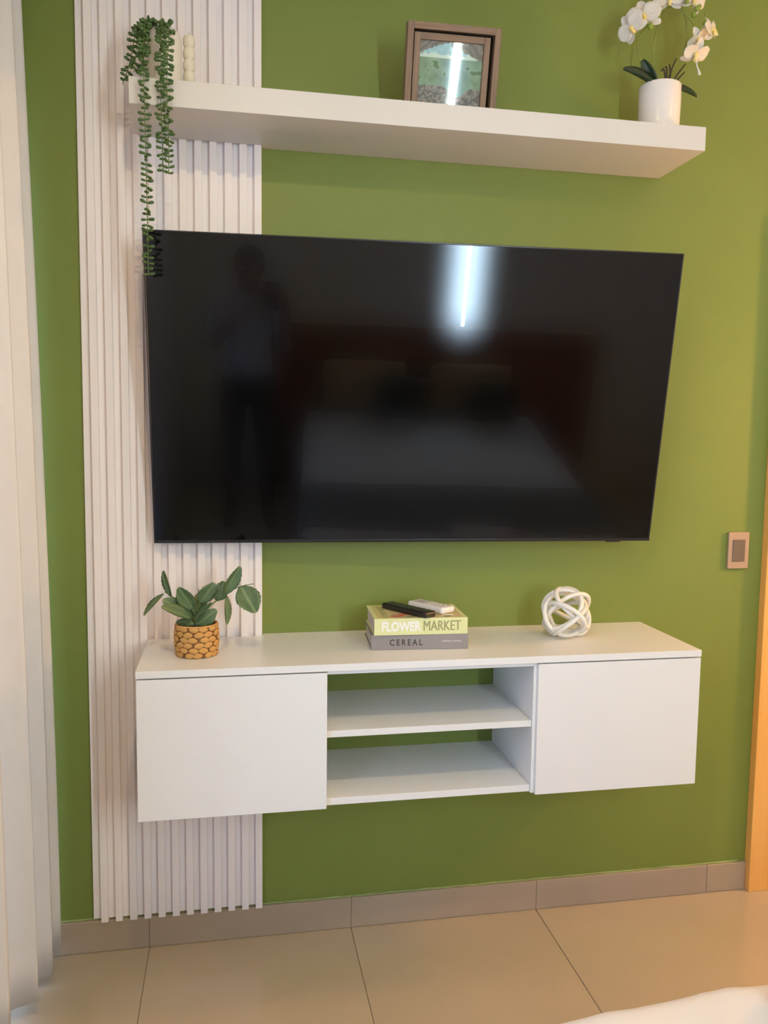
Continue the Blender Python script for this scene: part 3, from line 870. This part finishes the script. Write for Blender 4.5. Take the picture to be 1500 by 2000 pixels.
book('book', 'grey hardback titled CEREAL lying at the bottom of the stack', 0.6145, -0.230, 0.9304, R(-4.0), 0.2685, 0.185, 0.0415, COVER_D, COVER_D,
     [('CEREAL', 0.19, 0.526, 0.27, 0.70, INK_D, 0.025, 1.45), ('TRAVEL & STYLE', 0.73, 0.92, 0.50, 0.58, INK_W, 0.01, 1.2)])
bk = book('book', 'pale green hardback titled FLOWER MARKET under the remotes', 0.6215, -0.2385, 0.9724, R(-2.2), 0.2585, 0.178, 0.0455, COVER_G, COVER_T,
     [('FLOWER', 0.08, 0.50, 0.22, 0.82, INK_W, 0.035, 1.0), ('MARKET', 0.525, 0.924, 0.24, 0.84, INK_O, 0.0, 1.0)])
bh = 0.0455
add('cover_band', bm_box(0.012, 0.052, 0.004, 0.172, bh + 0.00005, bh + 0.0003), COVER_T, bk, local=True)
add('cover_print', bm_box(0.054, 0.247, 0.004, 0.172, bh + 0.00005, bh + 0.0003), COVER_A, bk, local=True)
def blob(cx, cy, rx, ry, rot, z):
    b = bmesh.new()
    vs = [b.verts.new((cx + rx * math.cos(a) * math.cos(rot) - ry * math.sin(a) * math.sin(rot), cy + rx * math.cos(a) * math.sin(rot) + ry * math.sin(a) * math.cos(rot), z)) for a in [2 * math.pi * k / 14 for k in range(14)]]
    f = b.faces.new(vs)
    r = bmesh.ops.extrude_face_region(b, geom=[f])
    bmesh.ops.translate(b, vec=(0, 0, 0.00015), verts=[v for v in r['geom'] if isinstance(v, bmesh.types.BMVert)])
    bmesh.ops.recalc_face_normals(b, faces=b.faces[:])
    return b
for cx, cy, rx, ry, ro, ink in ((0.078, 0.115, 0.018, 0.012, 0.3, INK_R), (0.100, 0.130, 0.014, 0.010, 0.9, INK_R), (0.066, 0.028, 0.020, 0.013, 0.1, INK_R), (0.088, 0.050, 0.017, 0.012, 0.7, INK_R), (0.112, 0.060, 0.014, 0.012, 0.0, INK_R),
                                (0.110, 0.020, 0.026, 0.004, 0.3, INK_G), (0.205, 0.018, 0.012, 0.008, 0.2, INK_G), (0.212, 0.035, 0.016, 0.004, -0.3, INK_W), (0.225, 0.10, 0.010, 0.02, 0.2, INK_W)):
    add('flower_print', blob(cx, cy, rx, ry, ro, bh + 0.00035), ink, bk, local=True)
b = text_bm('FLOWER MARKET', 0.150, 0.018, 0.0002, 0.02)
bmesh.ops.transform(b, matrix=Matrix.Translation(Vector((0.042, 0.012, bh + 0.0004))) @ Matrix.Rotation(R(90), 4, 'Z') @ Matrix.Rotation(R(-90), 4, 'X'), verts=b.verts)
add('cover_lettering', b, INK_O, bk, local=True)

# ------------------------------------------------------------------ remotes
ZR = 0.9724 + bh + 0.0009
def remote(name, label, p0, p1, w, h, body, key, rows, cols, screen=None):
    p0, p1 = Vector(p0), Vector(p1)
    d = p1 - p0
    L = d.length
    a = math.atan2(d.y, d.x)
    t = thing(name, label, 'remote control', M=Matrix.Translation(Vector((p0.x, p0.y, ZR))) @ Matrix.Rotation(a, 4, 'Z'))
    add('body', bm_box(0, L, -w / 2, w / 2, 0, h, min(h * 0.32, 0.006), 3), body, t, local=True, smooth=False)
    x0 = 0.03
    if screen:
        add('display', bm_box(0.012, 0.012 + screen, -w * 0.36, w * 0.36, h - 0.0005, h + 0.0005, 0.0002, 1), KEY_G, t, local=True)
        x0 = screen + 0.026
    for i in range(rows):
        for j in range(cols):
            x = x0 + (L - x0 - 0.016) * i / max(1, rows - 1)
            y = (j - (cols - 1) / 2) * w * 0.27
            add('button', bm_lathe([(0, h - 0.0004), (w * 0.085, h - 0.0004), (w * 0.085, h + 0.0006), (w * 0.06, h + 0.001), (0, h + 0.001)], 10, (x, y)), key, t, local=True)
    return t
remote('remote_control', 'slim black remote control lying across the green book', (0.682, -0.098), (0.776, -0.247), 0.043, 0.017, BLACK, KEY_B, 7, 3)
remote('remote_control', 'short white remote control lying on the green book', (0.766, -0.083), (0.838, -0.200), 0.054, 0.018, REMOTE_W, KEY_G, 4, 3, screen=0.045)

# ------------------------------------------------------------------ rope knot ornament
KC, KR = Vector((1.2105, -0.160, 0.9302 + 0.0690)), 0.0660
pts = []
for k in range(240):                     # a closed cord of seven tilted loops precessing round a ball
    t = 2 * math.pi * k / 240
    tilt = R(62) + R(24) * math.sin(2 * t + 0.6)
    ax = Vector((math.sin(tilt) * math.cos(t + 0.9), math.sin(tilt) * math.sin(t + 0.9), math.cos(tilt)))
    u = Vector((0, 0, 1)).cross(ax).normalized()
    v = ax.cross(u)
    a = 7 * t + 0.5 * math.sin(3 * t)
    rr = KR * (0.96 + 0.16 * math.sin(11 * t + 0.7))
    p = KC + (u * math.cos(a) * 1.04 + v * math.sin(a)) * rr + ax * KR * 0.30 * math.sin(3 * t)
    pts.append(Vector((p.x, p.y, max(0.9302 + 0.0068, p.z))))
path = catmull(pts, 3, closed=True)
kn = add('rope_knot', bm_tube(path, 0.0066, 10, closed=True), ROPE)
props(kn, 'white knotted rope ball ornament standing on the cabinet', 'ornament')

# ------------------------------------------------------------------ curtain
def curtain(name, label, y0, y1, nfold, x_mid, seed):
    t = thing(name, label, 'curtain', (x_mid, (y0 + y1) / 2, 0.03))
    NU, NV = nfold * 22, 26
    b = bmesh.new()
    grid = []
    rn = random.Random(seed)
    ph = [rn.uniform(-0.5, 0.5) for _ in range(nfold + 2)]
    for j in range(NV + 1):
        tz = j / NV                       # 0 at the hem, 1 at the rail
        z = 0.046 + (ZC - 0.06 - 0.046) * tz
        row = []
        for i in range(NU + 1):
            s = i / NU
            f = s * nfold
            k = int(min(nfold, f))
            amp = (0.050 - 0.022 * tz ** 1.3) * (1 + 0.25 * ph[k] * (1 - tz))
            w = 2 * math.pi * f + 0.5 * ph[k] * math.sin(math.pi * (f - k))
            sharp = math.cos(w) + 0.28 * math.cos(2 * w + 0.9)
            x = x_mid + amp * sharp + 0.006 - 0.020 * tz ** 2 + 0.004 * noise.noise(Vector((s * 9, tz * 2.0, seed)))
            x -= 0.055 * min(1.0, max(0.0, s * abs(y1 - y0) - 0.19) / 0.16)
            y = y0 + (y1 - y0) * s + 0.018 * math.sin(w * 1.0 + 0.9) * (1 - 0.5 * tz)
            zz = z + (0.020 * noise.noise(Vector((s * 13, 3, seed))) if j == 0 else 0)
            row.append(b.verts.new((x, y, zz)))
        grid.append(row)
    for j in range(NV):
        for i in range(NU):
            b.faces.new((grid[j][i], grid[j][i + 1], grid[j + 1][i + 1], grid[j + 1][i])).smooth = True
    o = add('curtain_fabric', b, CLOTH, t)
    so = o.modifiers.new('thickness', 'SOLIDIFY'); so.thickness = 0.0012
    return t
curtain('window_curtain', 'white floor-length curtain hanging in folds at the window', -0.055, -1.22, 10, -0.300, 4)
rod = thing('curtain_rail', 'white ceiling track carrying the long curtain', 'curtain rail', (-0.30, -1.2, ZC - 0.03))
add('track', bm_box(-0.315, -0.285, -2.38, -0.02, ZC - 0.03, ZC - 0.0005, 0.002), ALU, rod)

# ------------------------------------------------------------------ bed
BX0, BX1, BY0, BY1, BZ = 0.46, 1.92, -3.36, -1.216, 0.60
bed = thing('bed', 'double bed with a red-brown headboard facing the television', 'bed', (1.19, -2.3, 0))
add('bed_base', bm_box(BX0 + 0.03, BX1 - 0.03, BY0 + 0.03, BY1 - 0.11, 0.08, 0.30, 0.01), REDWOOD, bed)
for lx in (BX0 + 0.08, BX1 - 0.14):
    for ly in (BY0 + 0.08, BY1 - 0.20):
        add('leg', bm_box(lx, lx + 0.06, ly, ly + 0.06, 0.0, 0.0795, 0.004), REDWOOD, bed)
add('mattress', bm_box(BX0 + 0.02, BX1 - 0.02, BY0 + 0.02, BY1 - 0.10, 0.302, 0.545, 0.04, 3), LINEN, bed)
hbd = add('headboard', bm_box(0.2, 2.4, -3.415, -3.372, 0.0, 1.14, 0.004), REDWOOD, bed)
def fold1(a, lo, hi, r):
    if a < lo:
        t = lo - a
        return (lo - r * math.sin(t / r), r * (1 - math.cos(t / r))) if t < r * math.pi / 2 else (lo - r, r + t - r * math.pi / 2)
    if a > hi:
        t = a - hi
        return (hi + r * math.sin(t / r), r * (1 - math.cos(t / r))) if t < r * math.pi / 2 else (hi + r, r + t - r * math.pi / 2)
    return a, 0.0
def cover(over, ay0, ay1, lift, NX=150, NY=150, shift=1.0):
    b = bmesh.new()
    ax0, ax1 = BX0 - over, BX1 + over
    grid = []
    for j in range(NY + 1):
        row = []
        for i in range(NX + 1):
            a = ax0 + (ax1 - ax0) * i / NX
            c = ay0 + (ay1 - ay0) * j / NY
            x, dx = fold1(a, BX0, BX1, 0.035 + lift)
            y, dy = fold1(c, BY0 - 1, BY1 - 0.012, 0.035 + lift)
            d = max(dx, dy)
            n1 = noise.noise(Vector((a * 5.0 + c * 2.0, c * 2.6, 0.3)))
            n2 = noise.noise(Vector((a * 15, c * 6, 2.3)))
            rdg = abs(noise.noise(Vector((a * 7 - c * 5, c * 4, 7.7))))
            y -= 0.05 * min(1.0, max(0.0, 1.02 - a) / 0.4) * min(1.0, max(0.0, (c + 1.7) / 0.45))
            hang = min(1.0, d / 0.1)
            z = BZ - 0.006 + lift - d + (0.008 * n1 + 0.004 * n2 + 0.010 * max(0, 0.25 - rdg)) * (1 - 0.5 * hang)
            y += hang * 0.010 * math.sin(a * 26 + 2 * n1)
            x += hang * (0.010 * math.sin(c * 24)) * (1 if a > 1.2 else -1)
            row.append(b.verts.new((x, y, max(0.06, z))))
        grid.append(row)
    for j in range(NY):
        for i in range(NX):
            b.faces.new((grid[j][i], grid[j][i + 1], grid[j + 1][i + 1], grid[j + 1][i])).smooth = True
    return b
b = cover(0.34, BY0 + 0.1, BY1 + 0.34, 0.0)
dv = add('duvet', b, LINEN)
props(dv, 'rumpled white duvet covering the bed foot', 'duvet')
so = dv.modifiers.new('thickness', 'SOLIDIFY'); so.thickness = 0.012
rn_ = add('bed_runner', cover(0.20, -1.98, -1.42, 0.011, 150, 40), mat('grey_runner', (0.16, 0.16, 0.15), 0.9, var=0.08, scale=40, bump=0.2, bump_scale=300))
props(rn_, 'dark grey throw laid across the white duvet', 'throw')
so = rn_.modifiers.new('thickness', 'SOLIDIFY'); so.thickness = 0.006
tw = bmesh.new()
for k in range(3):
    join(tw, bm_box(1.112 + 0.002 * k, 1.40, -1.395, -1.243 - 0.004 * k, 0.6125 + 0.011 * k, 0.6225 + 0.011 * k, 0.0045, 3))
props(add('folded_towel', tw, LINEN), 'white folded towel lying at the edge of the bed', 'towel')

def pillow(name, label, cat, c, w, h, th, m, tilt, group=None, rz=0):
    b = bmesh.new()
    n = 16
    for sgn in (1, -1):
        g = []
        for j in range(n + 1):
            row = []
            for i in range(n + 1):
                u, v = -1 + 2 * i / n, -1 + 2 * j / n
                pin = 1 - 0.07 * (u * u) * (v * v)
                t = ((1 - u ** 4) * (1 - v ** 4)) ** 0.5
                row.append(b.verts.new((u * w / 2 * (1 - 0.06 * (1 - abs(v)) ) * pin, sgn * th / 2 * t, h / 2 + v * h / 2 * (1 - 0.06 * (1 - abs(u))) * pin)))
            g.append(row)
        for j in range(n):
            for i in range(n):
                b.faces.new((g[j][i], g[j][i + 1], g[j + 1][i + 1], g[j + 1][i])).smooth = True
    bmesh.ops.remove_doubles(b, verts=b.verts, dist=1e-5)
    bmesh.ops.recalc_face_normals(b, faces=b.faces[:])
    bmesh.ops.transform(b, matrix=Matrix.Translation(Vector(c)) @ Matrix.Rotation(rz, 4, 'Z') @ Matrix.Rotation(-tilt, 4, 'X'), verts=b.verts)
    return props(add(name, b, m), label, cat, group)
pillow('pillow', 'tan pillow against the headboard on the window side', 'pillow', (0.80, -3.26, 0.625), 0.56, 0.36, 0.13, TANCLOTH, 0.25, 'tan pillows')
pillow('pillow', 'tan pillow against the headboard on the door side', 'pillow', (1.50, -3.26, 0.625), 0.56, 0.36, 0.13, TANCLOTH, 0.25, 'tan pillows')
pillow('cushion', 'dark square cushion on the window side of the bed', 'cushion', (1.04, -3.06, 0.625), 0.36, 0.32, 0.12, DARKCLOTH, 0.35, 'dark cushions')
pillow('cushion', 'dark square cushion on the door side of the bed', 'cushion', (1.62, -3.06, 0.625), 0.34, 0.30, 0.12, DARKCLOTH, 0.35, 'dark cushions')

# ------------------------------------------------------------------ lamps
led = thing('wall_led_profile', 'tall vertical white light profile on the wall above the headboard', 'light', (1.455, YB + 0.01, 1.16))
add('profile_channel', bm_box(1.440, 1.470, YB + 0.0005, YB + 0.010, 1.145, 2.54, 0.001), ALU, led)
add('diffuser', bm_box(1.444, 1.466, YB + 0.0102, YB + 0.0155, 1.16, 2.52), emit('led_light', LED_COLOR, LED_STRENGTH), led)
def downlight(x, y, label, warm):
    t = thing('ceiling_downlight', label, 'light', (x, y, ZC - 0.012), group='recessed ceiling downlights')
    add('trim_ring', bm_lathe([(0.062, ZC - 0.0005), (0.062, ZC - 0.006), (0.055, ZC - 0.010), (0.042, ZC - 0.008), (0.042, ZC - 0.0005)], 28, (x, y)), ALU, t)
    add('lens', bm_lathe([(0.0, ZC - 0.004), (0.0405, ZC - 0.004), (0.0405, ZC - 0.001), (0.0, ZC - 0.001)], 24, (x, y)), warm, t)
downlight(2.32, -1.30, 'round warm recessed ceiling light nearest the wooden door', emit('warm_light', SPOT_COLOR, SPOT_STRENGTH))
downlight(0.30, -1.80, 'round warm recessed ceiling light nearest the curtain', emit('warm_light_window', SPOTL_COLOR, SPOTL_STRENGTH))
sc_ = thing('wall_sconce', 'warm frosted cylinder lamp on the side wall beside the door', 'lamp', (XR, -0.45, 1.45))
add('back_plate', bm_box(XR - 0.018, XR - 0.0005, -0.50, -0.40, 1.42, 1.56, 0.004), CHROME, sc_)
add('arm', bm_tube(catmull([(XR - 0.015, -0.45, 1.47), (XR - 0.07, -0.45, 1.455), (XR - 0.12, -0.45, 1.468), (XR - 0.12, -0.45, 1.488)], 5), 0.007, 10), CHROME, sc_)
add('shade', bm_lathe([(0.0, 1.489), (0.044, 1.489), (0.047, 1.494), (0.047, 1.616), (0.044, 1.621), (0.0, 1.621)], 28, (XR - 0.12, -0.45)), emit('sconce_light', SCONCE_COLOR, SCONCE_STRENGTH), sc_)

# ------------------------------------------------------------------ the person taking the photograph, seen only in the screen
def person():
    V, E, rad = [], [], []
    def chain(pts, start=None):
        prev = start
        for (p, r) in pts:
            V.append(Vector(p)); rad.append(r)
            i = len(V) - 1
            if prev is not None: E.append((prev, i))
            prev = i
        return prev
    X0, Y0 = 0.09, -2.78
    pel = chain([((X0, Y0, 0.92), 0.145)])
    ch = chain([((X0, Y0, 1.06), 0.130), ((X0, Y0 + 0.01, 1.20), 0.145), ((X0, Y0, 1.34), 0.130)], pel)
    nk = chain([((X0, Y0 + 0.01, 1.43), 0.055), ((X0 + 0.01, Y0 + 0.03, 1.49), 0.058), ((X0 + 0.015, Y0 + 0.045, 1.56), 0.088), ((X0 + 0.015, Y0 + 0.04, 1.635), 0.075)], ch)
    ends = []
    for s, hx in ((-1, 0.185), (1, 0.315)):
        e = chain([((X0 + s * 0.15, Y0, 1.355), 0.062), ((X0 + s * 0.20, Y0 + 0.03, 1.22), 0.048), ((X0 + s * 0.215, Y0 + 0.09, 1.12), 0.042), (((X0 + s * 0.215 + hx) / 2, Y0 + 0.20, 1.30), 0.036), ((hx, -2.46, 1.425), 0.026)], ch)
        ends.append((s, e))
        l = chain([((X0 + s * 0.09, Y0, 0.84), 0.095), ((X0 + s * 0.10, Y0 + 0.01, 0.50), 0.060), ((X0 + s * 0.105, Y0 - 0.01, 0.30), 0.055), ((X0 + s * 0.11, Y0 - 0.02, 0.085), 0.036), ((X0 + s * 0.12, Y0 + 0.06, 0.042), 0.038), ((X0 + s * 0.13, Y0 + 0.15, 0.032), 0.030)], pel)
    me = bpy.data.meshes.new('person')
    me.from_pydata([tuple(v) for v in V], E, [])
    o = bpy.data.objects.new('person', me)
    COL.objects.link(o)
    sk = o.modifiers.new('skin', 'SKIN')
    for i, r in enumerate(rad):
        d = me.skin_vertices[0].data[i]
        d.radius = (r, r * (0.72 if i in (0, 1, 2, 3) else 1.0))
        d.use_root = (i == 0)
    ss = o.modifiers.new('smooth', 'SUBSURF'); ss.levels = 2; ss.render_levels = 2
    bpy.context.view_layer.update()
    dg = bpy.context.evaluated_depsgraph_get()
    m2 = bpy.data.meshes.new_from_object(o.evaluated_get(dg))
    bpy.data.objects.remove(o)
    b = bmesh.new(); b.from_mesh(m2); bpy.data.meshes.remove(m2)
    zmin = min(v.co.z for v in b.verts)
    bmesh.ops.translate(b, vec=(0, 0, 0.012 - zmin), verts=b.verts)
    for f in b.faces: f.smooth = True
    # hands: palms with five bent fingers each, closed round the phone's edges
    PXc, PYc, PZc = 0.2455, -2.43, 1.475
    for s, hx in ((-1, 0.185), (1, 0.315)):
        w = Vector((hx, -2.465, 1.44))
        edge = PXc + s * 0.042
        palm = Vector((edge + s * 0.014, PYc - 0.030, PZc - 0.012))
        bm_tube(catmull([w, (w + palm) / 2, palm, palm + Vector((0, 0.004, 0.03))], 4), lambda t: 0.024 - 0.006 * t, 10, bm=b)
        for k in range(4):
            z = PZc - 0.030 + 0.019 * k
            L = (0.8, 0.95, 1.0, 0.92)[k]
            p0 = Vector((edge + s * 0.016, PYc - 0.032, z))
            p1 = Vector((edge + s * 0.014, PYc - 0.002, z + 0.003))
            p2 = Vector((edge + s * 0.009, PYc + 0.010, z + 0.004))
            p3 = Vector((edge - s * 0.016 * L, PYc + 0.0135, z + 0.004))
            bm_tube(catmull([p0, p1, p2, p3], 4), lambda t: 0.0088 - 0.002 * t, 8, bm=b)
        q0 = palm + Vector((-s * 0.002, -0.006, -0.012))
        bm_tube(catmull([q0, q0 + Vector((-s * 0.012, -0.004, 0.020)), q0 + Vector((-s * 0.034, 0.006, 0.036)), q0 + Vector((-s * 0.044, 0.010, 0.048))], 4), lambda t: 0.0105 - 0.003 * t, 8, bm=b)
    # nose and ears
    hc = Vector((X0 + 0.015, Y0 + 0.045, 1.565))
    bm_tube([hc + Vector((0, 0.075, 0.03)), hc + Vector((0, 0.098, -0.008)), hc + Vector((0, 0.082, -0.018))], lambda t: 0.008 + 0.006 * t, 8, bm=b)
    o = add('person', b, SKIN)
    me = o.data
    for m in (SHIRT, TROUSERS, BLACK): me.materials.append(m)
    off = o.location
    for p in me.polygons:
        c = p.center + off
        if c.z < 0.085: p.material_index = 3
        elif c.z < 0.97: p.material_index = 2
        elif c.z < 1.425 and c.y < -2.66: p.material_index = 1
        p.use_smooth = True
    hm = bmesh.new()
    bmesh.ops.create_uvsphere(hm, u_segments=20, v_segments=14, radius=1.0)
    for v in hm.verts:
        v.co = Vector((v.co.x * 0.088, v.co.y * 0.098, v.co.z * 0.098)) * (1 + 0.05 * noise.noise(v.co * 4)) + hc + Vector((0, -0.012, 0.03))
    bmesh.ops.delete(hm, geom=[v for v in hm.verts if v.co.y > hc.y + 0.045 and v.co.z < hc.z + 0.055], context='VERTS')
    ho = add('hair', hm, HAIR, o, smooth=True)
    so = ho.modifiers.new('thickness', 'SOLIDIFY'); so.thickness = 0.012
    for sx in (-1, 1):
        e = bmesh.new(); bmesh.ops.create_uvsphere(e, u_segments=10, v_segments=8, radius=0.011)
        for v in e.verts: v.co = v.co + hc + Vector((sx * 0.032, 0.072, 0.012))
        add('eye', e, INK_W, o, smooth=True)
    mo = bm_tube([hc + Vector((-0.024, 0.074, -0.044)), hc + Vector((0, 0.082, -0.044)), hc + Vector((0.024, 0.074, -0.044))], 0.005, 8)
    add('mouth', mo, INK_R, o, smooth=True)
    props(o, 'person in a grey shirt and black trousers holding up a phone', 'person')
    ph = thing('phone', 'black phone held upright in both hands of the standing person', 'phone', (PXc, PYc, PZc - 0.08))
    add('phone_body', bm_box(PXc - 0.039, PXc + 0.039, PYc - 0.004, PYc + 0.004, PZc - 0.075, PZc + 0.075, 0.003), BLACK, ph)
    add('phone_camera', bm_lathe([(0, 0), (0.012, 0), (0.012, 0.002), (0, 0.002)], 16), DARKGAP, ph, local=True)
    ph.children[-1].matrix_basis = Matrix.Translation(Vector((0.015, 0.0042, 0.135))) @ Matrix.Rotation(R(-90), 4, 'X')
person()
